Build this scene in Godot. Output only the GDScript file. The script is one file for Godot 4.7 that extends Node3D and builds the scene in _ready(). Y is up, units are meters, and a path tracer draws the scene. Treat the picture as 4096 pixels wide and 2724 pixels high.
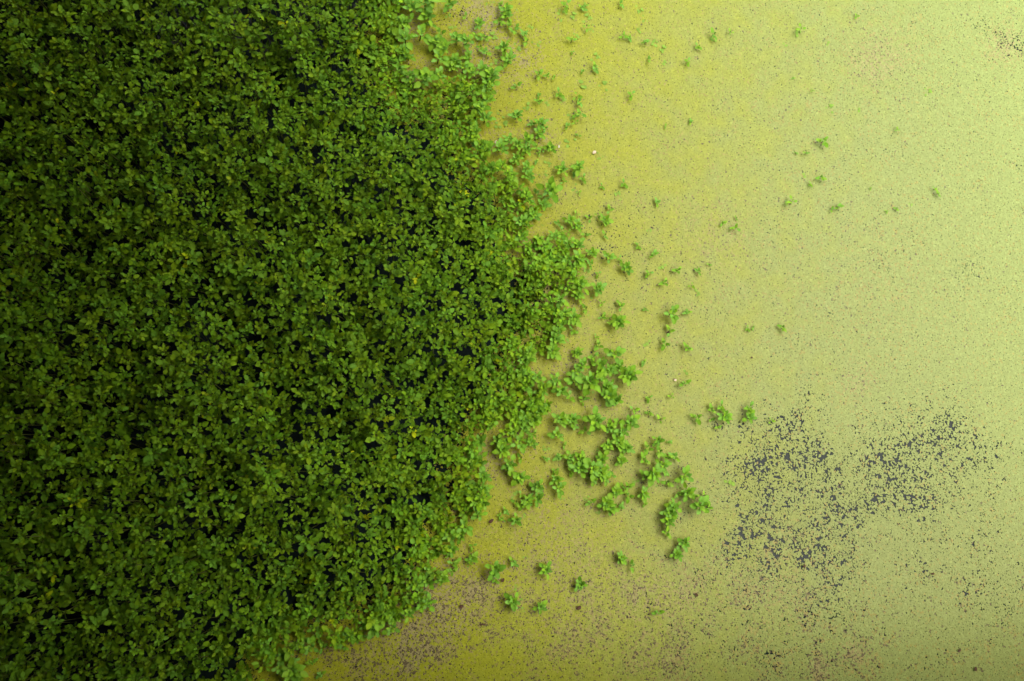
extends Node3D
# A pond seen from above: a dense mat of watercress on the left, duckweed with loose sprigs on the right.

const LENS := 3059.0        # focal length in photograph pixels (4096 x 2724)
const NEAR_EDGE := 0.37
const EAVE := 0.72
const EYE := Vector3(0, 1.9, 0)
var view: Basis
var rng := RandomNumberGenerator.new()
var M := {}
var coarse := false
var leaf_mesh := []         # ArrayMesh per leaf variant
var mat_leaf := []          # coarser leaves as arrays, for the mat
var rosette_plan := []      # each: [[leaf variant, Transform3D], ...] in units of the rosette's width
var sprig_plan := []
var float_plan := []
var mat_plan := []
var proto := {}
var used := {}
var plants := []            # Vector3(px, py, width in px) of every upright plant placed one by one
var waiting := []           # plants whose labels are still to be told apart

# ------------------------------------------------------------------ helpers
func ray(px: float, py: float) -> Vector3:
	return view * Vector3((px - 2048.0) / LENS, -(py - 1362.0) / LENS, -1.0)

func spot(px: float, py: float, high := 0.0) -> Vector3:
	var d := ray(px, py)
	return EYE + d * ((high - EYE.y) / d.y)

func pixel(p: Vector3) -> Vector2:
	var v := view.transposed() * (p - EYE)
	return Vector2(2048.0 + v.x / -v.z * LENS, 1362.0 - v.y / -v.z * LENS)

func numbered(called: String) -> String:
	var n: int = used.get(called, 0)
	used[called] = n + 1
	return called if n == 0 else "%s_%03d" % [called, n]

func tag(o: Node, label: String, category: String, group := "", kind := "") -> void:
	if label: o.set_meta("label", label)
	if category: o.set_meta("category", category)
	if group: o.set_meta("group", group)
	if kind: o.set_meta("kind", kind)

func put_mesh(called: String, mesh: Mesh, mat: Material, parent: Node = self) -> MeshInstance3D:
	var o := MeshInstance3D.new()
	o.name = numbered(called) if parent == self else called
	o.mesh = mesh
	o.material_override = mat
	parent.add_child(o, true)
	return o

func box(called: String, size: Vector3, at: Vector3, mat: Material, parent: Node = self) -> MeshInstance3D:
	var b := BoxMesh.new()
	b.size = size
	var o := put_mesh(called, b, mat, parent)
	o.position = at
	return o

func paint(c: Color, rough: float, spec := 0.5) -> StandardMaterial3D:
	var m := StandardMaterial3D.new()
	m.albedo_color = c.linear_to_srgb()
	m.roughness = rough
	m.metallic_specular = spec
	m.cull_mode = BaseMaterial3D.CULL_DISABLED
	return m

func painted(rough: float, spec := 0.5) -> StandardMaterial3D:
	var m := paint(Color(1, 1, 1), rough, spec)
	m.vertex_color_use_as_albedo = true
	return m

# ------------------------------------------------------------------ leaves
class Buf:
	var v := PackedVector3Array()
	var n := PackedVector3Array()
	var c := PackedColorArray()
	var i := PackedInt32Array()
	func finish() -> void:
		n.resize(v.size())
		n.fill(Vector3.ZERO)
		for k in range(0, i.size(), 3):
			var q := (v[i[k + 2]] - v[i[k]]).cross(v[i[k + 1]] - v[i[k]])
			for m in 3: n[i[k + m]] += q
		for k in n.size(): n[k] = n[k].normalized()
	func mesh() -> ArrayMesh:
		var a := []
		a.resize(Mesh.ARRAY_MAX)
		a[Mesh.ARRAY_VERTEX] = v
		a[Mesh.ARRAY_NORMAL] = n
		a[Mesh.ARRAY_COLOR] = c
		a[Mesh.ARRAY_INDEX] = i
		var m := ArrayMesh.new()
		m.add_surface_from_arrays(Mesh.PRIMITIVE_TRIANGLES, a)
		return m

func blade(b: Buf, xf: Transform3D, long: float, wide: float, fold: float, droop: float, tone: Color, round_tip := false) -> void:
	var prof := [0.34, 0.86, 1.0, 0.86, 0.52, 0.07]
	if round_tip: prof = [0.42, 0.9, 1.0, 0.96, 0.74, 0.28]
	var rows := 6
	if coarse:
		rows = 4
		prof = [0.42, 1.0, 0.92, 0.22] if round_tip else [0.40, 1.0, 0.74, 0.07]
	var first := b.v.size()
	var bend := rng.randf_range(-0.1, 0.1) * long
	for k in rows:
		var u := k / (rows - 1.0)
		var w: float = wide * 0.5 * prof[k]
		var side := bend * u * u
		var drop := -droop * long * u * u
		var wl := w * rng.randf_range(0.9, 1.06)
		var wr := w * rng.randf_range(0.9, 1.06)
		var back := -0.10 * long if k == 0 else 0.0
		var ripple := rng.randf_range(-0.05, 0.05) * wide
		b.v.append(xf * Vector3(long * u + back, drop + fold * wl + ripple, side - wl))
		b.v.append(xf * Vector3(long * u, drop, side))
		b.v.append(xf * Vector3(long * u + back, drop + fold * wr - ripple, side + wr))
		var dim := Color(tone.r * 0.97, tone.g * 0.96, tone.b)
		b.c.append(dim)
		b.c.append(Color(tone.r * 1.18, tone.g * 1.12, tone.b * 1.2))
		b.c.append(dim)
	for k in rows - 1:
		for s in 2:
			var q := first + k * 3 + s
			b.i.append_array(PackedInt32Array([q, q + 1, q + 3, q + 1, q + 4, q + 3]))

func stalk(b: Buf, from: Vector3, to: Vector3, r0: float, r1: float, tone: Color) -> void:
	var ax := (to - from).normalized()
	var sx := ax.cross(Vector3.UP if absf(ax.y) < 0.9 else Vector3.RIGHT).normalized()
	var sy := ax.cross(sx)
	var q := b.v.size()
	for e in 2:
		for k in 3:
			var off := (sx * cos(TAU * k / 3.0) + sy * sin(TAU * k / 3.0)) * (r1 if e else r0)
			b.v.append((to if e else from) + off)
			b.c.append(tone)
	for k in 3:
		var l := (k + 1) % 3
		b.i.append_array(PackedInt32Array([q + k, q + l, q + 3 + k, q + l, q + 3 + l, q + 3 + k]))

func leaf_shape(kind: int, tone: Color) -> Buf:
	# unit leaf: leaves the crown at the origin, runs along +X for about 1 unit
	var b := Buf.new()
	var stem_tone := Color(0.085, 0.115, 0.022)
	if kind == 3:   # round floating leaflet
		blade(b, Transform3D(Basis(), Vector3(0.3, 0, 0)), 0.72, rng.randf_range(0.62, 0.72), 0.06, 0.03, tone, true)
		stalk(b, Vector3.ZERO, Vector3(0.34, 0, 0), 0.02, 0.015, stem_tone)
	else:
		var pet := rng.randf_range(0.46, 0.58) if coarse else rng.randf_range(0.40, 0.52)
		var tip := Vector3(pet, 0.06, rng.randf_range(-0.04, 0.04))
		stalk(b, Vector3.ZERO, tip, 0.022, 0.014, stem_tone)
		var long := 1.0 - pet + rng.randf_range(-0.03, 0.05)
		var roll := Basis(Vector3.RIGHT, rng.randf_range(-0.35, 0.35)) * Basis(Vector3.BACK, rng.randf_range(-0.25, 0.12))
		blade(b, Transform3D(roll, tip), long, long * rng.randf_range(0.68, 0.90), rng.randf_range(0.08, 0.24), rng.randf_range(0.05, 0.3), tone, rng.randf() < 0.55)
		var pairs: int = [0, 1, 2][kind]
		for p in pairs:
			var at := tip * (0.70 - 0.34 * p)
			for s in [-1.0, 1.0]:
				var small := long * rng.randf_range(0.5, 0.74) * (1.0 - 0.2 * p)
				var turn := Basis(Vector3.UP, s * rng.randf_range(1.0, 1.4)) * Basis(Vector3.BACK, rng.randf_range(-0.2, 0.35)) * Basis(Vector3.RIGHT, rng.randf_range(-0.3, 0.3))
				blade(b, Transform3D(turn, at), small, small * rng.randf_range(0.76, 0.95), 0.2, rng.randf_range(0.05, 0.25), tone.lerp(Color(0.1, 0.2, 0.02), 0.15), rng.randf() < 0.5)
	b.finish()
	return b

func make_leaves() -> void:
	var tones := [Color(0.090, 0.190, 0.008), Color(0.112, 0.212, 0.009), Color(0.076, 0.172, 0.009), Color(0.088, 0.196, 0.016)]
	for k in 24:
		var kind: int = [1, 2, 1, 0][k % 4]
		var t: Color = tones[(k / 4 + k) % 4]
		var b := leaf_shape(kind, t * rng.randf_range(0.88, 1.12))
		leaf_mesh.append(b.mesh())
	coarse = true
	for k in 32:
		mat_leaf.append(leaf_shape([1, 2, 1, 0][k % 4], tones[(k / 4 + k) % 4] * rng.randf_range(0.85, 1.15)))
	coarse = false
	for k in 6:
		var b := leaf_shape(3, Color(0.160, 0.285, 0.036) * rng.randf_range(0.88, 1.1))
		leaf_mesh.append(b.mesh())

func plan(count: int, floating := false, loose := 0.25) -> Array:
	var out := []
	var turn := rng.randf() * TAU
	for k in count:
		var u := k / float(maxi(count - 1, 1))
		turn += 2.4 + rng.randf_range(-loose, loose)
		if floating:
			var b := Basis(Vector3.UP, turn) * Basis(Vector3.BACK, rng.randf_range(-0.02, 0.05))
			out.append([24 + rng.randi() % 6, Transform3D(b.scaled_local(Vector3.ONE * rng.randf_range(0.2, 0.36)), Vector3(rng.randf_range(-0.28, 0.28), 0.06 + 0.012 * k, rng.randf_range(-0.28, 0.28)))])
			continue
		var long := lerpf(0.58, 0.26, u) * rng.randf_range(0.84, 1.14)
		var up := lerpf(0.12, 1.0, u) + rng.randf_range(-0.15, 0.15)
		var b := Basis(Vector3.UP, turn) * Basis(Vector3.BACK, up) * Basis(Vector3.RIGHT, rng.randf_range(-0.3, 0.3))
		out.append([rng.randi() % 24, Transform3D(b.scaled_local(Vector3.ONE * long), Vector3(0, lerpf(-0.05, 0.05, u), 0))])
	return out

func make_proto(key: String, list: Array, floating: bool, high: float) -> Node3D:
	var o := Node3D.new()
	if not floating:
		var b := Buf.new()
		var lean := Vector3(rng.randf_range(-0.08, 0.08), 0, rng.randf_range(-0.08, 0.08))
		stalk(b, lean - Vector3(0, 0.03, 0), Vector3(0, high + 0.04, 0), 0.035, 0.024, Color(0.085, 0.11, 0.022))
		b.finish()
		put_mesh("stem", b.mesh(), M.leaf, o)
	for l in list:
		var t: Transform3D = l[1]
		t.origin.y += 0.0 if floating else high
		var m := put_mesh("leaf", leaf_mesh[l[0]], M.float_leaf if floating else M.young_lit_leaf, o)
		m.transform = t
	proto[key] = o
	return o

# ------------------------------------------------------------------ plants one by one
func place(kind: String, px: float, py: float, wide: float, zone: String) -> void:
	var floating := kind == "flat"
	var scale_here := spot(px + 10, py, 0.01).distance_to(spot(px - 10, py, 0.01)) / 20.0
	var d := wide * scale_here * (1.55 if floating else 1.38 if kind == "sprig" else 1.34)
	var at := spot(px, py, 0.0 if floating else d * 0.45)
	at.y = 0.0
	var keys := 8
	var key := "%s%d" % [kind, rng.randi() % keys]
	var o: Node3D = proto[key].duplicate()
	var called: String = {"full": "watercress_rosette", "sprig": "watercress_sprig", "flat": "floating_leaflets", "leaf": "floating_leaf"}[kind]
	o.name = numbered(called)
	add_child(o, true)
	o.position = at
	o.rotation = Vector3(rng.randf_range(-0.12, 0.12), rng.randf() * TAU, rng.randf_range(-0.12, 0.12)) if not floating else Vector3(0, rng.randf() * TAU, 0)
	o.scale = Vector3.ONE * d
	if not floating: plants.append(Vector3(px, py, wide))
	waiting.append([o, kind, px, py, wide, zone])

func zone(where: String, full: Array, sprig: Array, flat: Array) -> void:
	for p in full: place("full", p[0], p[1], p[2], where)
	for p in sprig: place("sprig", p[0], p[1], p[2], where)
	for p in flat: place("flat", p[0], p[1], p[2], where)

func name_them() -> void:
	# size, kind and zone; where several share those, their order from the top of the photograph
	var classes := {}
	for w in waiting:
		var size := ""
		if w[1] == "full": size = "broad" if w[4] >= 65 else "mid-sized" if w[4] >= 52 else "compact" if w[4] >= 44 else "little"
		elif w[1] == "sprig": size = "taller" if w[4] >= 35 else "small" if w[4] >= 28 else "slight" if w[4] >= 22 else "tiny"
		else: size = "wide" if w[4] >= 32 else "small" if w[4] >= 22 else "tiny"
		var what: String = {"full": "leafy watercress rosette", "sprig": "sparse watercress sprig", "flat": "flat pale leaflet group"}[w[1]]
		var key := "%s %s|%s" % [size, what, w[5]]
		if not classes.has(key): classes[key] = []
		classes[key].append(w)
	var order := ["topmost", "second from top", "third from top", "fourth from top", "fifth from top", "sixth from top", "seventh from top", "eighth from top", "ninth from top", "tenth from top", "eleventh from top", "twelfth from top", "thirteenth from top", "fourteenth from top", "fifteenth from top", "sixteenth from top", "seventeenth from top", "eighteenth from top"]
	for key in classes:
		var list: Array = classes[key]
		list.sort_custom(func(a, b): return a[3] < b[3])
		var bits: PackedStringArray = key.split("|")
		for k in list.size():
			var rank: String = "" if list.size() == 1 else ", lowest" if k == list.size() - 1 else ", " + order[mini(k, 17)]
			var kind: String = list[k][1]
			tag(list[k][0], bits[0] + rank + ", " + bits[1], "floating leaves" if kind == "flat" else "plant", {"full": "watercress rosettes on the duckweed", "sprig": "small watercress sprigs on the duckweed", "flat": "leaflets floating on the duckweed"}[kind])

# ------------------------------------------------------------------ the scene
func _ready() -> void:
	rng.seed = 20417
	var cam := Camera3D.new()
	cam.name = "camera"
	cam.position = EYE
	var ahead := Vector3(tan(deg_to_rad(5.5)), -1.0, -tan(deg_to_rad(10.9)))
	view = Basis.looking_at(ahead, Vector3(0, 0, -1))
	cam.basis = view
	cam.fov = 2.0 * rad_to_deg(atan(1362.0 / LENS))
	cam.near = 0.05
	cam.far = 400.0
	cam.current = true
	add_child(cam)

	var env := Environment.new()
	env.background_mode = Environment.BG_SKY
	var sky_look := ProceduralSkyMaterial.new()
	sky_look.sky_top_color = Color(0.86, 0.90, 0.93)
	sky_look.sky_horizon_color = Color(0.90, 0.93, 0.95)
	sky_look.sky_curve = 0.25
	sky_look.ground_bottom_color = Color(0.12, 0.14, 0.08)
	sky_look.ground_horizon_color = Color(0.35, 0.38, 0.32)
	sky_look.sun_angle_max = 20.0
	var sky := Sky.new()
	sky.sky_material = sky_look
	env.sky = sky
	env.background_energy_multiplier = 1.0
	env.tonemap_mode = Environment.TONE_MAPPER_LINEAR
	env.tonemap_exposure = 11.7
	env.sdfgi_enabled = true
	env.ssao_enabled = true
	env.ssil_enabled = true
	var around := WorldEnvironment.new()
	around.name = "world_environment"
	around.environment = env
	add_child(around)

	var sun := DirectionalLight3D.new()
	sun.name = "sun"
	sun.light_energy = 0.2
	sun.light_color = Color(1.0, 0.97, 0.9)
	sun.light_angular_distance = 60.0
	sun.shadow_enabled = true
	sun.basis = Basis.looking_at(Vector3(-0.62, -0.75, 0.3), Vector3.UP)
	add_child(sun)

	M.leaf = painted(0.5, 0.16)
	M.leaf.backlight = Color(0.3, 0.36, 0.03)
	M.young_lit_leaf = painted(0.5, 0.25)
	M.young_lit_leaf.albedo_color = Color(1.36, 1.4, 1.9).linear_to_srgb()  # fresh leaf green, with brighter light put into the tint for loose plants
	M.young_lit_leaf.backlight = Color(0.3, 0.36, 0.03)
	M.float_leaf = painted(0.45, 0.2)
	M.frond = painted(0.32, 0.28)
	M.water = paint(Color(0.011, 0.018, 0.018), 0.05, 0.2)
	build_added_shelter()
	build_water()
	build_added_bank()
	make_leaves()
	for k in 8:
		make_proto("full%d" % k, plan(9 + k % 4), false, 0.42)
		make_proto("sprig%d" % k, plan(4 + k % 3, false, 0.9), false, 0.36)
		make_proto("flat%d" % k, plan(3 + k % 4, true, 1.2), true, 0.0)
	for k in 20: mat_plan.append(plan(8 + k % 4, false, 0.7))
	widen_rim()
	place_plants()
	line_rim()
	build_mat()
	build_duckweed()
	build_litter()
	name_them()
	for k in proto: proto[k].free()

func grained(base: Color, streak: Vector3, rough: float) -> StandardMaterial3D:
	var m := paint(Color(1, 1, 1), rough, 0.4)
	var noise := FastNoiseLite.new()
	noise.seed = 5
	noise.frequency = 0.02
	noise.fractal_octaves = 5
	var t := NoiseTexture2D.new()
	t.width = 256
	t.height = 256
	t.seamless = true
	t.noise = noise
	var ramp := Gradient.new()
	ramp.set_color(0, (base * 0.6).linear_to_srgb())
	ramp.set_color(1, (base * 1.35).linear_to_srgb())
	t.color_ramp = ramp
	m.albedo_texture = t
	m.uv1_triplanar = true
	m.uv1_world_triplanar = true
	m.uv1_scale = streak
	return m

func build_added_shelter() -> void:
	# made-up covered jetty outside the frame, shaped to shade the left and the bottom
	var wood := grained(Color(0.16, 0.12, 0.085), Vector3(1.5, 3, 9), 0.8)
	var stone := grained(Color(0.2, 0.19, 0.17), Vector3(0.8, 0.8, 0.8), 0.9)
	var jetty := Node3D.new()
	jetty.name = "added_jetty"
	add_child(jetty)
	tag(jetty, "added unseen plank jetty with an inner corner at the pond's shaded side", "jetty")
	var n := 0
	for k in 38:   # left arm, planks across it; its edge runs a little askew
		var z := 0.33 - 0.143 * k
		box("plank", Vector3(1.60, 0.045, 0.137), Vector3(-0.76 - 0.80 + 0.119 * (z - 0.32), 0.49 + 0.004 * (k % 3), z), wood, jetty)
	for k in 12:   # near arm
		box("plank", Vector3(5.6, 0.045, 0.137), Vector3(0.3, 0.49 + 0.004 * (k % 3), NEAR_EDGE + 0.07 + 0.143 * k), wood, jetty)
	box("beam", Vector3(0.10, 0.14, 5.0), Vector3(-1.5, 0.39, -2.2), wood, jetty)
	box("beam", Vector3(0.10, 0.14, 5.0), Vector3(-2.3, 0.39, -2.2), wood, jetty)
	box("beam", Vector3(5.4, 0.14, 0.10), Vector3(0.3, 0.39, 0.85), wood, jetty)
	box("beam", Vector3(5.4, 0.14, 0.10), Vector3(0.3, 0.39, 1.8), wood, jetty)
	var roof := Node3D.new()
	roof.name = "added_jetty_roof"  # added roof, blocks the sky above the mat
	add_child(roof)
	tag(roof, "unseen timber roof on posts, added to block sky over the jetty", "shelter")
	for k in 22:
		box("roof_board", Vector3(3.6, 0.04, 0.24), Vector3(EAVE - 1.8, 2.08 + 0.006 * (k % 2), 2.9 - 0.243 * k), wood, roof)
	for q in [Vector3(-2.3, 0, 2.3), Vector3(-2.3, 0, -2.0), Vector3(0.3, 0, 2.3)]:
		box("post", Vector3(0.14, 2.3, 0.14), q + Vector3(0, 0.9, 0), wood, roof)
	for k in 10:   # added boarded back and end walls, closing off sky light
		box("wall_board", Vector3(0.03, 0.15, 4.9), Vector3(-2.2 - 0.004 * (k % 2), 0.62 + 0.145 * k, 0.45), wood, roof)
		box("wall_board", Vector3(4.6, 0.15, 0.03), Vector3(0.12, 0.62 + 0.145 * k, 1.95 + 0.004 * (k % 2)), wood, roof)
	for k in 7:   # added parapet boards on the near arm, blocking light from behind
		box("parapet_board", Vector3(2.8, 0.128, 0.03), Vector3(-1.0, 0.60 + 0.132 * k, NEAR_EDGE + 0.05 + 0.003 * (k % 2)), wood, jetty)
	var quay := box("added_quay_wall", Vector3(0.5, 2.2, 30), Vector3(-2.85, 0.1, 0), stone)  # added wall, keeps light from coming in under the deck
	tag(quay, "added unseen stone quay wall behind the jetty", "wall")

func build_added_bank() -> void:
	# added far bank and trees, outside the frame, blocking low light over the water
	var b := Buf.new()
	for k in 41:
		var a := lerpf(-2.4, 0.75, k / 40.0)
		var d := Vector3(cos(a), 0, sin(a))
		for e in [[10.5, -0.3], [11.5, 0.35], [16.0, 0.8], [60.0, 1.2]]:
			b.v.append(d * e[0] * (1.0 + 0.05 * sin(k * 1.7)) + Vector3(0, e[1], 0))
			b.c.append(Color(0.06, 0.09, 0.02))
	for k in 40:
		for e in 3:
			var q := k * 4 + e
			b.i.append_array(PackedInt32Array([q, q + 4, q + 1, q + 1, q + 4, q + 5]))
	b.finish()
	for k in b.n.size():
		if b.n[k].y < 0: b.n[k] = -b.n[k]
	tag(put_mesh("added_far_bank", b.mesh(), painted(0.9, 0.2)), "", "", "", "structure")
	var trunk := Buf.new()
	for k in 5: stalk(trunk, Vector3(0.05 * k, 0.9 * k, 0.03 * k), Vector3(0.05 * k + 0.05, 0.9 * k + 0.92, 0.03 * k + 0.03), 0.17 - 0.028 * k, 0.145 - 0.028 * k, Color(0.06, 0.05, 0.04))
	trunk.finish()
	var crown := Buf.new()
	for k in 60:
		var mid := Vector3(rng.randfn(0, 1.0), 3.6 + rng.randfn(0, 1.1), rng.randfn(0, 1.0))
		for i in 22:
			var t := Transform3D(Basis.from_euler(Vector3(rng.randf_range(-1, 1), rng.randf() * TAU, rng.randf_range(-1, 1))), mid + Vector3(rng.randfn(0, 0.3), rng.randfn(0, 0.25), rng.randfn(0, 0.3)))
			coarse = true
			blade(crown, t, 0.24, 0.13, 0.1, 0.1, Color(0.05, 0.09, 0.02) * rng.randf_range(0.8, 1.2))
			coarse = false
	crown.finish()
	var first: Node3D = null
	for k in 17:
		var a := lerpf(-2.25, 0.6, k / 16.0)
		var o: Node3D = first.duplicate() if first else Node3D.new()
		o.name = numbered("added_bank_tree")
		add_child(o, true)
		if first == null:
			put_mesh("trunk", trunk.mesh(), painted(0.9, 0.2), o)
			put_mesh("crown", crown.mesh(), M.leaf, o)
			first = o
		o.position = Vector3(cos(a), 0, sin(a)) * rng.randf_range(12.5, 14.0) + Vector3(0, 0.4, 0)
		o.rotation.y = rng.randf() * TAU
		o.scale = Vector3.ONE * rng.randf_range(1.5, 1.85)
		tag(o, "added bushy green tree on the pond's far bank, %s from the left end" % ["first", "second", "third", "fourth", "fifth", "sixth", "seventh", "eighth", "ninth", "tenth", "eleventh", "twelfth", "thirteenth", "fourteenth", "fifteenth", "sixteenth", "last"][k], "tree", "added trees on the far bank")

func build_water() -> void:
	var p := PlaneMesh.new()
	p.size = Vector2(240, 240)
	var w := put_mesh("water", p, M.water)
	tag(w, "", "", "", "structure")

var rim := PackedVector2Array([
	Vector2(-700, -700), Vector2(1560, -700), Vector2(1600, -100), Vector2(1610, 20), Vector2(1590, 70), Vector2(1570, 110), Vector2(1600, 150), Vector2(1620, 215), Vector2(1580, 270),
	Vector2(1610, 335), Vector2(1700, 350), Vector2(1800, 330), Vector2(1900, 325), Vector2(1950, 345), Vector2(1935, 430), Vector2(1900, 520), Vector2(1900, 585),
	Vector2(1970, 630), Vector2(2030, 720), Vector2(2090, 790), Vector2(2120, 850), Vector2(2070, 920), Vector2(2080, 970), Vector2(2180, 1000), Vector2(2270, 1010), Vector2(2290, 1080),
	Vector2(2270, 1130), Vector2(2240, 1200), Vector2(2215, 1290), Vector2(2190, 1370), Vector2(2080, 1430), Vector2(2090, 1490), Vector2(2180, 1550), Vector2(2170, 1610), Vector2(2120, 1660),
	Vector2(2010, 1710), Vector2(1940, 1740), Vector2(1890, 1830), Vector2(1900, 1930), Vector2(1900, 2040), Vector2(1820, 2090), Vector2(1760, 2180), Vector2(1725, 2300), Vector2(1690, 2390),
	Vector2(1580, 2460), Vector2(1480, 2500), Vector2(1370, 2540), Vector2(1240, 2555), Vector2(1120, 2590), Vector2(1080, 2650), Vector2(1020, 2760), Vector2(820, 3300), Vector2(-700, 3300)])

func widen_rim() -> void:
	rim = Geometry2D.offset_polygon(rim, 22.0)[0]

func rim_distance(p: Vector2) -> float:
	var best := 1e9
	for k in rim.size():
		var q := Geometry2D.get_closest_point_to_segment(p, rim[k], rim[(k + 1) % rim.size()])
		best = minf(best, p.distance_squared_to(q))
	return sqrt(best)

func line_rim() -> void:
	# young rosettes in the lit leaf tint stand shoulder to shoulder along the mat's open side
	for k in rim.size():
		var a := rim[k]
		var b := rim[(k + 1) % rim.size()]
		var steps := int(a.distance_to(b) / 48.0) + 1
		for i in steps:
			var p := a.lerp(b, (i + rng.randf() * 0.6) / float(steps)) + Vector2(rng.randf_range(-34, 14), rng.randf_range(-22, 22))
			if p.x < 1100 or p.y < -20 or p.y > 2760: continue
			var clash := false
			for q in plants: clash = clash or Vector2(q.x, q.y).distance_to(p) < 34.0
			if clash: continue
			var where := "in the mat's top edge" if p.y < 260 else "in the mat's upper edge" if p.y < 620 else "in the mat edge above its bulge" if p.y < 960 else "on the mat's widest bulge" if p.y < 1330 else "in the mat edge below the bulge" if p.y < 1680 else "in the mat's lower right edge" if p.y < 2080 else "on the mat's lower slope" if p.y < 2420 else "in the mat's bottom edge"
			place("full", p.x, p.y, rng.randf_range(48, 66), where)

func build_mat() -> void:
	var lift := FastNoiseLite.new()
	lift.seed = 11
	lift.frequency = 4.0
	lift.fractal_octaves = 2
	var all := Buf.new()
	var near := {}
	for p in plants:
		var c := Vector2i(int(p.x / 100.0), int(p.y / 100.0))
		if not near.has(c): near[c] = []
		near[c].append(p)
	var rim_plants := 0
	var pitch := 0.0256
	var rows := int(3.4 / pitch)
	for r in rows:
		for q in rows:
			var at := Vector3(-2.0 + q * pitch + (r % 2) * pitch * 0.5 + rng.randf_range(-0.4, 0.4) * pitch, 0, -1.7 + r * pitch + rng.randf_range(-0.4, 0.4) * pitch)
			var px := pixel(at + Vector3(0, 0.03, 0))
			if px.x < -650 or px.y < -500 or px.y > 3150 or px.x > 2500: continue
			if not Geometry2D.is_point_in_polygon(px, rim): continue
			var clash := false
			var c := Vector2i(int(px.x / 100.0), int(px.y / 100.0))
			for i in range(-1, 2):
				for j in range(-1, 2):
					for p in near.get(c + Vector2i(i, j), []):
						if px.distance_to(Vector2(p.x, p.y)) < p.z * 0.22: clash = true
			if clash: continue
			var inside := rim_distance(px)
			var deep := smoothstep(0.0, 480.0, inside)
			var wave := lift.get_noise_2d(at.x, at.z)
			var high := maxf(0.012, lerpf(0.022, 0.11, deep) + 0.05 * wave * (0.25 + deep) + rng.randf_range(-0.032, 0.026) * (0.4 + deep))
			var wide := lerpf(0.046, 0.044, deep) * rng.randf_range(0.72, 1.28)
			# keep the crown where it was meant to show
			at = spot(px.x, px.y, high)
			var t := Transform3D(Basis.from_euler(Vector3(rng.randf_range(-0.45, 0.45), rng.randf() * TAU, rng.randf_range(-0.45, 0.45))).scaled_local(Vector3.ONE * wide), at)
			var shade := rng.randf_range(0.86, 1.12) * lerpf(1.28, 0.92, smoothstep(10.0, 220.0, inside))   # younger growth paler at the rim, with some lit-to-shaded falloff in the tint
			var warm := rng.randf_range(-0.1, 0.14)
			var yellow := rng.randf() < 0.045
			var tiers := [t]
			if inside > 40 and rng.randf() < 0.36:   # a lower tier between the stems
				var under := spot(px.x + rng.randf_range(-22, 22), px.y + rng.randf_range(-22, 22), high * 0.5)
				tiers.append(Transform3D(Basis(Vector3.UP, rng.randf() * TAU).scaled_local(Vector3.ONE * wide * 1.1), under))
			for tier in tiers:
				for l in mat_plan[rng.randi() % mat_plan.size()]:
					var b: Buf = mat_leaf[(l[0] + 24 * (rng.randi() % 4)) % 32]
					var lt: Transform3D = tier * l[1]
					var base := all.v.size()
					all.v.append_array(lt * b.v)
					var turned := lt.basis.orthonormalized()
					all.n.append_array(Transform3D(turned, Vector3.ZERO) * b.n)
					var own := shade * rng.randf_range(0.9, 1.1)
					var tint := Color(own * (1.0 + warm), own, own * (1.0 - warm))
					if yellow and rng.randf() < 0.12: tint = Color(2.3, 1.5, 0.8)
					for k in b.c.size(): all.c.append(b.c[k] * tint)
					for k in b.i.size(): all.i.append(b.i[k] + base)
			var b2 := Buf.new()
			stalk(b2, Vector3(at.x + rng.randf_range(-0.02, 0.02), -0.01, at.z + rng.randf_range(-0.02, 0.02)), at, 0.0016, 0.0012, Color(0.085, 0.10, 0.025))
			b2.finish()
			var base2 := all.v.size()
			all.v.append_array(b2.v)
			all.n.append_array(b2.n)
			all.c.append_array(b2.c)
			for k in b2.i.size(): all.i.append(b2.i[k] + base2)
	var o := put_mesh("watercress_mat", all.mesh(), M.leaf)
	tag(o, "dense dark green mat of watercress covering the pond's left half", "watercress", "", "stuff")
	print("mat triangles ", all.i.size() / 3)

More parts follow.
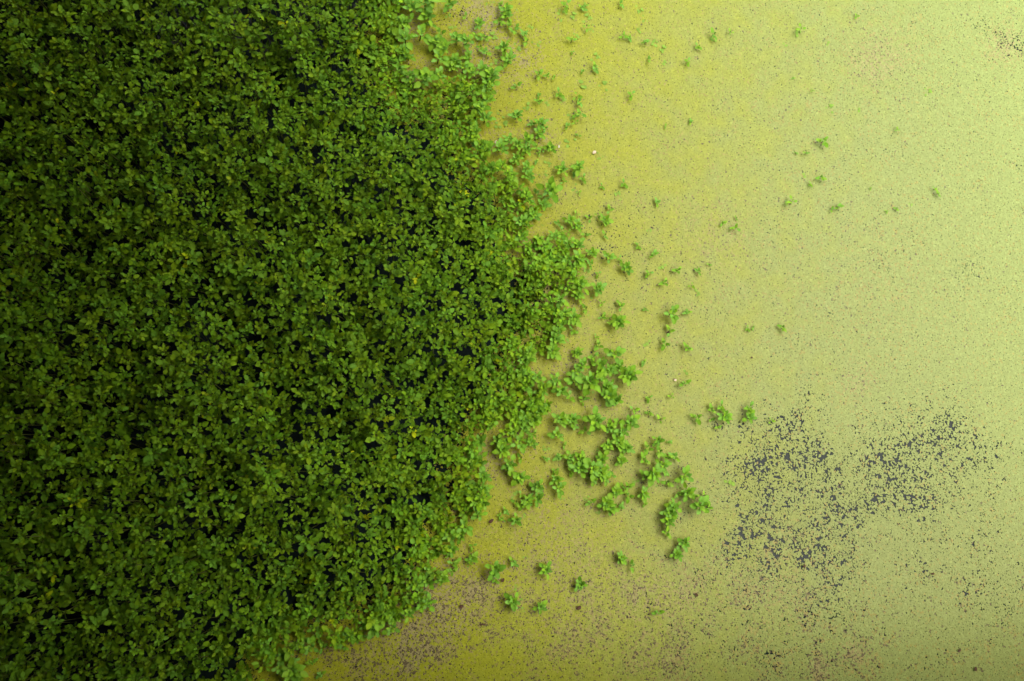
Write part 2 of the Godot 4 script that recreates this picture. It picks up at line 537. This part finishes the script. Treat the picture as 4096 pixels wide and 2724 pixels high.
# ------------------------------------------------------------------ duckweed
var open_water := [[3230, 1590, 75, 1.0], [3170, 1700, 90, 0.8], [3080, 1720, 80, 0.6], [3020, 1830, 120, 1.0], [2950, 1890, 100, 0.9], [3120, 1840, 110, 0.7], [3240, 1800, 110, 1.0], [3300, 1860, 70, 0.9],
	[2980, 2060, 90, 0.9], [3110, 1960, 110, 0.6], [3080, 2090, 120, 0.55], [3230, 2010, 120, 0.45], [3440, 1880, 120, 0.45], [3480, 1700, 90, 0.4], [3010, 2190, 100, 1.0], [2910, 2200, 80, 0.8], [3330, 2030, 100, 1.0], [3440, 2040, 60, 0.8], [3200, 2190, 100, 1.0], [3390, 2200, 90, 1.0], [3250, 2230, 80, 0.8],
	[3480, 1900, 150, 0.45], [3600, 2000, 150, 0.4], [3560, 1770, 100, 0.9], [3720, 1700, 130, 0.9], [3800, 1690, 70, 0.9], [3640, 1870, 100, 0.8], [3850, 1850, 160, 0.85], [3960, 1800, 90, 0.7], [3540, 1960, 80, 0.7], [3700, 2020, 120, 0.6],
	[3940, 105, 45, 0.9], [3985, 145, 45, 1.1], [4050, 170, 55, 1.1], [4100, 190, 60, 1.0], [4080, 650, 60, 0.7], [3860, 1070, 60, 0.9], [3900, 1100, 60, 0.7], [3560, 1060, 80, 0.5],
	[4020, 2410, 110, 0.8], [3860, 2380, 80, 0.5], [3090, 2290, 60, 0.7], [3300, 2420, 90, 0.7], [3390, 2330, 80, 0.6], [3700, 2280, 90, 0.6], [3950, 2200, 120, 0.5], [2810, 2330, 40, 1.0], [3080, 2640, 50, 0.7],
	[3760, 2640, 60, 0.6], [2565, 2450, 35, 0.9], [2520, 2310, 20, 1.0], [2890, 1690, 30, 1.0], [2870, 1710, 30, 1.0], [2980, 1700, 22, 1.2], [1800, 40, 34, 1.1], [1860, 65, 36, 1.0], [1800, 70, 22, 1.2], [2060, 510, 26, 0.9], [2150, 590, 30, 0.7],
	[2360, 980, 120, 0.42], [2560, 980, 200, 0.35], [2440, 900, 160, 0.3], [3080, 910, 70, 0.5], [2860, 480, 30, 0.2], [3500, 220, 120, 0.25], [3300, 2000, 420, 0.22], [3750, 2150, 400, 0.25], [3000, 2450, 350, 0.2], [3900, 2020, 260, 0.25], [3950, 2420, 200, 0.25], [3300, 2480, 260, 0.2], [2700, 2500, 300, 0.3], [3200, 2550, 300, 0.3], [2500, 1850, 120, 0.2]]
var tan_weed := [[1640, 110, 60, 0.9], [1650, 300, 70, 0.8], [1900, 30, 110, 0.7], [1960, 110, 90, 0.7], [2090, 240, 80, 0.8], [1900, 250, 90, 0.6], [2160, 540, 60, 0.7], [1980, 560, 60, 0.5], [2100, 1000, 90, 0.5], [2260, 1460, 70, 0.6],
	[1960, 1850, 70, 0.8], [2060, 1750, 80, 0.5], [3550, 210, 130, 0.5], [3480, 260, 80, 0.5], [4020, 180, 80, 0.9], [1690, 2440, 110, 0.9], [1800, 2330, 110, 0.8], [1500, 2640, 150, 0.6], [1650, 2620, 120, 0.8], [1820, 2480, 110, 0.7], [1960, 2340, 90, 0.7], [2200, 2150, 200, 0.45],
	[2300, 2420, 200, 0.5], [2720, 2380, 120, 0.6], [2560, 2380, 90, 0.6], [2640, 2620, 100, 0.7], [3280, 2675, 50, 1.1], [3420, 2610, 60, 0.9], [3100, 2350, 200, 0.35], [3430, 1530, 60, 0.7], [2880, 950, 130, 0.35], [2240, 1180, 90, 0.5], [2430, 1640, 100, 0.25], [3500, 1150, 250, 0.2]]

func field(list: Array, p: Vector2) -> float:
	var s := 0.0
	for g in list:
		var dx: float = p.x - g[0]
		var dy: float = p.y - g[1]
		var e: float = (dx * dx + dy * dy) / (g[2] * g[2])
		if e < 5.0: s += g[3] * exp(-e)
	return s

func frond_shape() -> ArrayMesh:
	var b := Buf.new()
	for f in 3:
		var turn: float = TAU * f / 3.0 + [0.0, 0.3, -0.2][f]
		var size: float = [1.0, 0.85, 0.7][f]
		var mid := Vector3(cos(turn), 0, sin(turn)) * 0.0017
		var q := b.v.size()
		b.v.append(mid + Vector3(0, 0.0003 + 0.0002 * f, 0))
		b.c.append(Color(1, 1, 1))
		for k in 6:
			var a := TAU * k / 6.0
			var e := Vector3(cos(a) * 0.0022, 0, sin(a) * 0.0017).rotated(Vector3.UP, -turn) * size
			b.v.append(mid + e + Vector3(0, 0.00015 * f, 0))
			b.c.append(Color(0.93, 0.95, 0.9))
		for k in 6: b.i.append_array(PackedInt32Array([q, q + 1 + k, q + 1 + (k + 1) % 6]))
	b.finish()
	for k in b.n.size():
		if b.n[k].y < 0: b.n[k] = -b.n[k]
	return b.mesh()

func build_duckweed() -> void:
	var o := Node3D.new()
	o.name = "duckweed"
	add_child(o)
	tag(o, "yellow green duckweed covering the open water", "duckweed", "", "stuff")
	var fine := FastNoiseLite.new()
	fine.seed = 3
	fine.noise_type = FastNoiseLite.TYPE_SIMPLEX
	fine.frequency = 150.0
	fine.fractal_octaves = 2
	var mid := FastNoiseLite.new()
	mid.seed = 21
	mid.noise_type = FastNoiseLite.TYPE_SIMPLEX
	mid.frequency = 30.0
	mid.fractal_octaves = 3
	var broad := FastNoiseLite.new()
	broad.seed = 8
	broad.noise_type = FastNoiseLite.TYPE_SIMPLEX
	broad.frequency = 9.0
	broad.fractal_octaves = 3
	var lo := Vector3(1e9, 0, 1e9)
	var hi := -lo
	for c in [Vector2(-150, -150), Vector2(4246, -150), Vector2(-150, 2874), Vector2(4246, 2874)]:
		var w := spot(c.x, c.y)
		lo = lo.min(w)
		hi = hi.max(w)
	# openness, tan share and depth inside the mat, on a coarse grid in photograph pixels
	var gw := 112
	var gh := 80
	var open_map := PackedFloat32Array()
	var tan_map := PackedFloat32Array()
	var hide := PackedFloat32Array()
	for j in gh:
		for i in gw:
			var p := Vector2(i * 40.0 - 180.0, j * 40.0 - 180.0)
			open_map.append(field(open_water, p))
			tan_map.append(field(tan_weed, p))
			hide.append(rim_distance(p) if Geometry2D.is_point_in_polygon(p, rim) else 0.0)
	var pitch := 0.0031
	var places := PackedFloat32Array()
	var nx := int((hi.x - lo.x) / pitch)
	var nz := int((hi.z - lo.z) / pitch)
	places.resize(nx * nz * 16)
	var n := 0
	var bt := view.transposed()
	for r in nz:
		for q in nx:
			var x := lo.x + (q + rng.randf()) * pitch
			var z := lo.z + (r + rng.randf()) * pitch
			var v := bt * (Vector3(x, 0, z) - EYE)
			var px := 2048.0 - v.x / v.z * LENS
			var py := 1362.0 + v.y / v.z * LENS
			if px < -150 or px > 4246 or py < -150 or py > 2874: continue
			var fi := clampf((px + 180.0) / 40.0, 0, gw - 1.01)
			var fj := clampf((py + 180.0) / 40.0, 0, gh - 1.01)
			var gi := int(fi)
			var gj := int(fj)
			var at := gj * gw + gi
			if hide[at] > 40.0 and rng.randf() < (hide[at] - 40.0) / 150.0: continue
			var a := fi - gi
			var c := fj - gj
			var open := lerpf(lerpf(open_map[at], open_map[at + 1], a), lerpf(open_map[at + gw], open_map[at + gw + 1], a), c)
			var tanned := lerpf(lerpf(tan_map[at], tan_map[at + 1], a), lerpf(tan_map[at + gw], tan_map[at + gw + 1], a), c)
			var nf := fine.get_noise_2d(x, z)
			var nb := broad.get_noise_2d(x, z)
			var nm := mid.get_noise_2d(x, z)
			var low := smoothstep(2000.0, 2650.0, py) * (1.0 - 0.6 * smoothstep(3000.0, 3900.0, px))
			if nf * 0.85 + nm * 0.45 + nb * 0.2 > 0.78 - open * 0.51 - low * 0.08 and rng.randf() > 0.1: continue
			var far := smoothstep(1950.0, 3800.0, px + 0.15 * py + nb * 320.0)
			var col := Color(0.262, 0.278, 0.018).lerp(Color(0.212, 0.250, 0.078), far)  # greener away from the mat, plus sheen and haze painted in as paler colour
			var share := 0.045 + tanned * 0.5 + 0.15 * maxf(0.0, nb - 0.1) + low * (0.55 * maxf(0.0, nb) + 0.4 * maxf(0.0, nm - 0.1))
			var roll := rng.randf()
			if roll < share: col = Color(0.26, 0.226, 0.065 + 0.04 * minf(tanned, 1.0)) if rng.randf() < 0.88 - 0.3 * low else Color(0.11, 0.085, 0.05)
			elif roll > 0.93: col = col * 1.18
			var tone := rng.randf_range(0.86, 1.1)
			var turn := rng.randf() * TAU
			var s := rng.randf_range(0.85, 1.15)
			var tip_x := rng.randf_range(-0.07, 0.07)
			var tip_z := rng.randf_range(-0.07, 0.07)
			var w := n * 16
			var cs := cos(turn) * s
			var sn := sin(turn) * s
			places[w] = cs
			places[w + 1] = tip_x * s
			places[w + 2] = sn
			places[w + 3] = x
			places[w + 4] = -tip_x * cs
			places[w + 5] = s
			places[w + 6] = -tip_z * cs
			places[w + 7] = 0.0012 + rng.randf() * 0.0006
			places[w + 8] = -sn
			places[w + 9] = tip_z * s
			places[w + 10] = cs
			places[w + 11] = z
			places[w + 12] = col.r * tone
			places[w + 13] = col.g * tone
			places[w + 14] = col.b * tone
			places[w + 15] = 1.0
			n += 1
	places.resize(n * 16)
	var mm := MultiMesh.new()
	mm.transform_format = MultiMesh.TRANSFORM_3D
	mm.use_colors = true
	mm.mesh = frond_shape()
	mm.instance_count = n
	mm.buffer = places
	var fr := MultiMeshInstance3D.new()
	fr.name = "fronds"
	fr.multimesh = mm
	fr.material_override = M.frond
	fr.set_meta("kind", "stuff")
	o.add_child(fr)
	print("duckweed ", n)
	# past the frame the single fronds run together into a film
	var film := paint(Color(1, 1, 1), 0.5, 0.4)
	var cells := FastNoiseLite.new()
	cells.noise_type = FastNoiseLite.TYPE_CELLULAR
	cells.frequency = 0.12
	var t := NoiseTexture2D.new()
	t.width = 512
	t.height = 512
	t.seamless = true
	t.noise = cells
	var ramp := Gradient.new()
	ramp.set_color(0, Color(0.25, 0.30, 0.04).linear_to_srgb())
	ramp.set_color(1, Color(0.10, 0.12, 0.02).linear_to_srgb())
	t.color_ramp = ramp
	film.albedo_texture = t
	film.uv1_triplanar = true
	film.uv1_world_triplanar = true
	film.uv1_scale = Vector3(5, 5, 5)
	var ring := Buf.new()
	var ins := []
	for c in [Vector2(-120, -120), Vector2(4216, -120), Vector2(4216, 2844), Vector2(-120, 2844)]:
		var w := spot(c.x, c.y)
		ins.append(Vector3(w.x, 0.001, w.z))
	var outs := [Vector3(-2.55, 0.001, -14), Vector3(14, 0.001, -14), Vector3(14, 0.001, 8), Vector3(-2.55, 0.001, 8)]
	for p in ins + outs:
		ring.v.append(p)
		ring.c.append(Color(1, 1, 1))
	for k in 4:
		var l := (k + 1) % 4
		ring.i.append_array(PackedInt32Array([4 + k, 4 + l, k, 4 + l, l, k]))
	ring.finish()
	for k in ring.n.size(): ring.n[k] = Vector3.UP
	var rm := put_mesh("film", ring.mesh(), film, o)
	rm.set_meta("kind", "stuff")

func scrap(called: String, px: float, py: float, long: float, wide: float, turn: float, mat: Material, label: String, category: String, group: String) -> void:
	var b := Buf.new()
	blade(b, Transform3D(Basis(), Vector3(-0.5, 0, 0)), 1.0, wide / long, 0.5, 0.15, Color(1, 1, 1), true)
	b.finish()
	var o := put_mesh(called, b.mesh(), mat)
	o.position = spot(px, py, 0.004) + Vector3(0, 0.002, 0)
	o.rotation.y = turn
	o.scale = Vector3.ONE * long
	tag(o, label, category, group)

func build_litter() -> void:
	var brown := paint(Color(0.06, 0.028, 0.015), 0.6, 0.3)
	var pale := paint(Color(0.5, 0.40, 0.29), 0.6, 0.3)
	var white := paint(Color(0.45, 0.43, 0.38), 0.6, 0.3)
	scrap("petal", 2378, 610, 0.011, 0.008, 0.6, pale, "cream petal lying on duckweed right of the upper fringe", "petal", "fallen petals")
	scrap("petal", 2236, 587, 0.008, 0.004, 1.4, white, "narrow white petal beside a sprig at the fringe's right end", "petal", "fallen petals")
	scrap("petal", 1984, 568, 0.010, 0.006, 1.1, pale, "beige petal close to the upper mat edge", "petal", "fallen petals")
	scrap("petal", 2701, 1521, 0.007, 0.006, 0.2, pale, "yellowish petal left of a lone sprig above the dark patches", "petal", "fallen petals")
	var g := "brown dead leaf scraps"
	scrap("dead_leaf", 1965, 2083, 0.013, 0.008, 0.7, brown, "curled dark brown leaf scrap below the mat's lower right corner", "dead leaf", g)
	scrap("dead_leaf", 2578, 831, 0.006, 0.004, 0.3, brown, "brown scrap on bare duckweed right of the petal", "dead leaf", g)
	scrap("dead_leaf", 2674, 1330, 0.010, 0.007, 0.4, brown, "blackish scrap under a pale sprig right of the mat", "dead leaf", g)
	scrap("dead_leaf", 3216, 2263, 0.008, 0.006, 1.0, brown, "reddish brown scrap below the dark open patches", "dead leaf", g)
	scrap("dead_leaf", 3730, 2295, 0.009, 0.005, 0.1, brown, "brown scrap on the lower right duckweed, uppermost there", "dead leaf", g)
	scrap("dead_leaf", 3837, 2600, 0.009, 0.006, 0.5, brown, "rust brown scrap near the lower right corner", "dead leaf", g)
	scrap("dead_leaf", 3900, 2674, 0.010, 0.007, 1.3, brown, "brown scrap closest to the lower right corner", "dead leaf", g)
	scrap("dead_leaf", 1846, 2425, 0.010, 0.008, 0.2, brown, "dark clotted scrap on tan duckweed at the bottom", "dead leaf", g)
	scrap("dead_leaf", 2012, 2320, 0.009, 0.007, 0.9, brown, "dark scrap beside the lone broad rosette near the bottom", "dead leaf", g)
	scrap("dead_leaf", 2316, 2430, 0.012, 0.009, 0.4, brown, "dark clot below the little rosette at bottom centre", "dead leaf", g)
	scrap("dead_leaf", 2785, 2378, 0.009, 0.006, 1.9, brown, "brown scrap upright on duckweed at bottom right of centre", "dead leaf", g)
	scrap("dead_leaf", 1931, 2497, 0.014, 0.004, 0.1, brown, "thin dark twig-like scrap at the bottom centre", "dead leaf", g)
	scrap("dead_leaf", 3006, 1430, 0.006, 0.005, 0.8, brown, "tiny dark scrap above the dark open patches", "dead leaf", g)

func place_plants() -> void:
	zone("in the upper fringe beside the mat",
		[[1702, 15, 88], [1794, 15, 58], [1710, 59, 64], [1651, 33, 78], [1679, 138, 70], [1743, 163, 60], [1773, 189, 60], [1615, 153, 78], [1750, 230, 70], [1865, 166, 72], [1827, 158, 60], [1912, 94, 44], [1929, 278, 52], [1967, 304, 72], [1850, 273, 60], [1819, 245, 62], [1812, 270, 52], [1697, 311, 76], [1756, 301, 62], [1873, 224, 44], [2039, 237, 52], [2016, 188, 50], [2023, 33, 46], [2029, 64, 44]],
		[[1722, 92, 40], [1763, 128, 44], [1903, 143, 35], [1939, 150, 40], [1863, 61, 30], [2000, 18, 30], [1998, 89, 42], [2034, 102, 42], [2062, 120, 40], [2097, 140, 40], [2105, 163, 36], [1944, 208, 38], [1924, 190, 30], [2008, 265, 30], [2156, 296, 36], [2187, 301, 25], [2067, 339, 36], [2158, 385, 25]],
		[[1819, 115, 32], [1790, 70, 30], [1942, 13, 22], [1967, 10, 20], [2039, 8, 30], [1962, 110, 18], [1955, 133, 18], [2072, 48, 17], [2118, 107, 26], [2146, 177, 30], [2067, 192, 36], [1977, 152, 40], [1960, 240, 40], [2023, 362, 16], [2133, 357, 14]])
	zone("on open duckweed top of centre", [],
		[[2266, 18, 44], [2328, 28, 30], [2343, 20, 22], [2348, 110, 30], [2287, 158, 36], [2483, 10, 30], [2493, 143, 30], [2519, 148, 24], [2583, 168, 30], [2598, 240, 25], [2751, 247, 30], [2789, 186, 26], [2379, 263, 36], [2330, 288, 21], [2215, 309, 20], [2233, 370, 36], [2312, 383, 36], [2524, 380, 34], [2289, 209, 16]],
		[[2251, 66, 35], [2289, 69, 35], [2356, 74, 35], [2366, 115, 26], [2302, 135, 30], [2555, 46, 30], [2575, 79, 25], [2557, 122, 25], [2618, 173, 30], [2646, 202, 36], [2659, 250, 26], [2389, 230, 32], [2322, 337, 46], [2412, 340, 36]])
	zone("in the fringe right of the mat's shoulder",
		[[2063, 466, 46], [2165, 494, 46], [2158, 533, 44], [2109, 556, 48], [2035, 558, 48], [2000, 594, 58], [2068, 576, 44], [2109, 596, 45], [2206, 589, 44], [2063, 630, 44], [2109, 670, 52], [2114, 703, 48], [2045, 701, 56], [2249, 675, 45], [2313, 668, 52], [2203, 757, 76], [2104, 783, 56]],
		[[2130, 494, 30], [2181, 510, 26], [2303, 489, 30], [2321, 456, 40], [2270, 507, 30], [2313, 540, 20], [2145, 586, 36], [2175, 594, 25], [2050, 655, 35], [2155, 614, 20], [2145, 645, 20], [2298, 690, 25], [2331, 711, 30], [2155, 775, 36], [2257, 724, 30], [2316, 770, 21], [2405, 744, 21], [2492, 731, 30], [2155, 405, 30], [2318, 405, 36]],
		[[2104, 428, 35], [2015, 487, 40], [2002, 505, 40], [2283, 461, 30], [2277, 568, 40], [2190, 658, 30], [2175, 698, 30], [2400, 630, 26], [2298, 755, 30], [2474, 775, 30], [1984, 451, 25], [2038, 425, 20], [2186, 413, 26], [2242, 405, 30]])
	zone("right of the mat's widest bulge",
		[[2173, 823, 56], [2130, 859, 52], [2423, 877, 46], [2214, 945, 46], [2431, 1027, 46], [2508, 1070, 46], [2281, 884, 44], [2314, 902, 44], [2278, 973, 62], [2314, 984, 52], [2189, 979, 52], [2316, 1037, 62], [2270, 1037, 60], [2224, 1024, 56], [2278, 1086, 52], [2321, 1142, 68], [2390, 1147, 52], [2306, 1178, 52], [2370, 1009, 44]],
		[[2304, 856, 26], [2357, 869, 30], [2395, 859, 26], [2441, 836, 35], [2235, 894, 30], [2245, 928, 36], [2276, 930, 30], [2342, 938, 30], [2416, 940, 30], [2546, 979, 20], [2480, 1037, 26], [2594, 1093, 30], [2362, 1060, 36], [2390, 1096, 26], [2311, 1098, 20], [2270, 1162, 40]],
		[[2329, 920, 21], [2163, 902, 21], [2316, 1063, 26], [2352, 1086, 30], [2337, 1111, 26], [2418, 1155, 21], [2360, 1185, 26]])
	zone("on bare duckweed right of centre",
		[[2690, 1249, 58]],
		[[2629, 810, 30], [2894, 892, 26], [2942, 909, 33], [2945, 871, 16], [2616, 1018, 36], [2548, 985, 24], [2711, 1079, 31], [2656, 1130, 33], [2796, 1086, 29], [2835, 1058, 17], [2769, 1140, 26], [2585, 1239, 22], [2752, 1249, 29], [2680, 1320, 40], [2990, 1313, 20], [3013, 1310, 17], [3132, 1313, 33], [3166, 807, 40], [3146, 812, 15], [2661, 505, 17], [2763, 488, 22]],
		[[2636, 827, 13], [2592, 926, 26], [2660, 1069, 36], [2786, 1174, 28], [2752, 1290, 20], [2656, 1024, 15], [2714, 1218, 11]])
	zone("between the bulge and the lower cluster",
		[[2297, 1269, 62], [2478, 1287, 62], [2233, 1328, 60], [2310, 1412, 44], [2458, 1419, 66], [2328, 1458, 56], [2402, 1458, 56], [2299, 1488, 56], [2358, 1524, 82], [2399, 1498, 62], [2299, 1529, 60], [2440, 1483, 52], [2478, 1468, 50], [2519, 1504, 78], [2430, 1547, 52], [2243, 1555, 60], [2213, 1519, 52], [2437, 1583, 66]],
		[[2409, 1215, 29], [2483, 1223, 33], [2343, 1236, 36], [2412, 1269, 29], [2445, 1266, 25], [2447, 1299, 31], [2287, 1322, 33], [2394, 1384, 38], [2386, 1345, 20], [2373, 1424, 40], [2399, 1435, 40], [2662, 1376, 38], [2746, 1391, 36], [2575, 1447, 25], [2738, 1529, 38], [2685, 1588, 26], [2595, 1590, 26], [2447, 1534, 30], [2475, 1583, 31], [2282, 1590, 40], [2335, 1595, 33]],
		[[2496, 1234, 17], [2358, 1269, 19], [2266, 1371, 28], [2598, 1373, 35], [2669, 1353, 16], [2575, 1480, 15], [2733, 1486, 33], [2366, 1567, 31], [2310, 1560, 19], [2506, 1552, 15]])
	zone("in the cluster below the bay",
		[[2126, 1617, 60], [2165, 1613, 60], [2139, 1687, 56], [2243, 1674, 64], [2282, 1678, 52], [2378, 1678, 76], [2439, 1709, 52], [2521, 1687, 62], [2486, 1722, 56], [2465, 1604, 46], [2230, 1739, 52], [2126, 1769, 46], [2430, 1778, 54], [2473, 1774, 62], [2512, 1791, 46], [2486, 1843, 46], [2278, 1834, 46], [2321, 1839, 52], [2369, 1878, 72], [2317, 1878, 62], [2404, 1843, 52], [2400, 1887, 62], [2378, 1913, 46], [2421, 1913, 46], [2226, 1921, 46], [2235, 1952, 52]],
		[[2339, 1722, 40], [2387, 1717, 29], [2482, 1687, 41], [2330, 1609, 25], [2539, 1639, 36], [2599, 1652, 29], [2641, 1674, 36], [2256, 1780, 26], [2287, 1704, 36], [2243, 1826, 41], [2430, 1878, 41], [2287, 1882, 41], [2443, 1904, 36], [2222, 1882, 26], [2182, 1834, 29]],
		[[2421, 1639, 20], [2182, 1791, 31], [2387, 1800, 26], [2174, 1904, 19], [2252, 1991, 26]])
	zone("beside the dark open water",
		[[2895, 1665, 52], [2999, 1669, 46], [2634, 1761, 46], [2651, 1860, 50], [2612, 1900, 72], [2734, 1904, 64], [2751, 1973, 52], [2799, 2017, 78], [2695, 2026, 52], [2682, 2052, 52], [2673, 2082, 56], [2738, 2173, 46], [2708, 2217, 46]],
		[[2790, 1669, 41], [2847, 1639, 33], [2882, 1622, 36], [2847, 1680, 22], [2873, 1711, 26], [3001, 1630, 41], [3086, 1682, 26], [2677, 1769, 22], [2591, 1795, 41], [2638, 1808, 41], [2669, 1828, 41], [2703, 1830, 39], [2573, 1839, 43], [2578, 1904, 41], [2660, 1882, 36], [2669, 1930, 41], [2717, 1978, 36], [2777, 1982, 31], [2834, 2030, 31], [2816, 1982, 29], [2669, 2130, 43]],
		[[2990, 1698, 15], [2717, 1943, 25], [2747, 2030, 19], [2725, 2256, 15], [2908, 1919, 43], [2656, 2000, 14], [2625, 1947, 19]])
	zone("in the fringe below the mat's lower bay",
		[[1922, 1769, 62], [1983, 1761, 52], [2014, 1769, 52], [2006, 1802, 68], [2072, 1766, 62], [2052, 1728, 46], [2095, 1715, 52], [2042, 1856, 60], [2083, 1909, 62], [2156, 1943, 52], [2152, 1995, 52], [2109, 2004, 46], [2067, 2083, 52], [1922, 1853, 56]],
		[[2134, 1736, 31], [2083, 1833, 33], [2039, 1889, 31], [2126, 1947, 31], [2065, 2011, 36], [2103, 2019, 41], [2116, 1991, 31], [2088, 1983, 29], [2021, 2039, 29], [1996, 2062, 21], [2011, 2077, 21]],
		[[2101, 1797, 26], [2047, 1981, 38], [2098, 2049, 28], [1955, 2067, 15], [1935, 2133, 17], [2010, 2118, 17]])
	zone("below the lower cluster",
		[[2430, 2013, 60], [2443, 2030, 52], [2465, 1969, 52], [2573, 1978, 50], [2486, 2234, 44]],
		[[2365, 2008, 36], [2482, 2030, 33], [2513, 1947, 39], [2491, 1943, 25], [2517, 1987, 39], [2580, 2017, 22], [2528, 2264, 36]],
		[[2352, 1947, 21], [2343, 1991, 26], [2391, 2043, 29], [2539, 1921, 29]])
	zone("on tan duckweed at the bottom",
		[[1806, 2196, 46], [1891, 2234, 46], [1847, 2142, 56], [1976, 2281, 76], [2183, 2278, 50], [2051, 2404, 66], [2160, 2427, 46], [2322, 2338, 44], [1772, 2315, 52], [1711, 2325, 62], [1711, 2404, 62]],
		[[1796, 2223, 26], [1888, 2186, 33], [1874, 2257, 29], [1813, 2251, 41], [1809, 2285, 36], [1979, 2319, 29], [2051, 2244, 39], [2051, 2431, 31], [2635, 2450, 37]],
		[[2102, 2230, 21], [2088, 2390, 25], [2064, 2346, 25], [2092, 2441, 23], [1690, 2441, 19]])
	zone("at the mat's bottom tip",
		[[1575, 2468, 62], [1568, 2516, 62], [1429, 2552, 46], [1497, 2517, 76], [1163, 2688, 86], [1163, 2599, 46], [1187, 2715, 52]],
		[[1372, 2588, 41], [1290, 2590, 41], [1250, 2650, 41], [1288, 2694, 37], [1163, 2647, 41], [1214, 2566, 41]],
		[[1231, 2618, 26]])
	zone("on the pale upper right duckweed", [],
		[[2853, 134, 36], [2921, 127, 25], [3202, 115, 37], [3249, 365, 17], [3295, 562, 39], [3185, 612, 15], [3222, 612, 22], [3428, 65, 19], [3589, 517, 20], [3175, 311, 13]],
		[[2852, 156, 29], [3192, 136, 31], [3134, 180, 25], [3311, 183, 27], [3266, 336, 11], [3317, 430, 31], [3710, 365, 29], [3432, 434, 27]])
	zone("on the pale duckweed at far right", [],
		[[3285, 709, 33], [3238, 736, 19], [3329, 839, 21], [3356, 830, 33], [3738, 754, 19], [3751, 774, 25], [3586, 834, 19], [3546, 845, 13], [3481, 754, 11]],
		[[3216, 707, 22], [3637, 819, 22], [3611, 792, 11]])
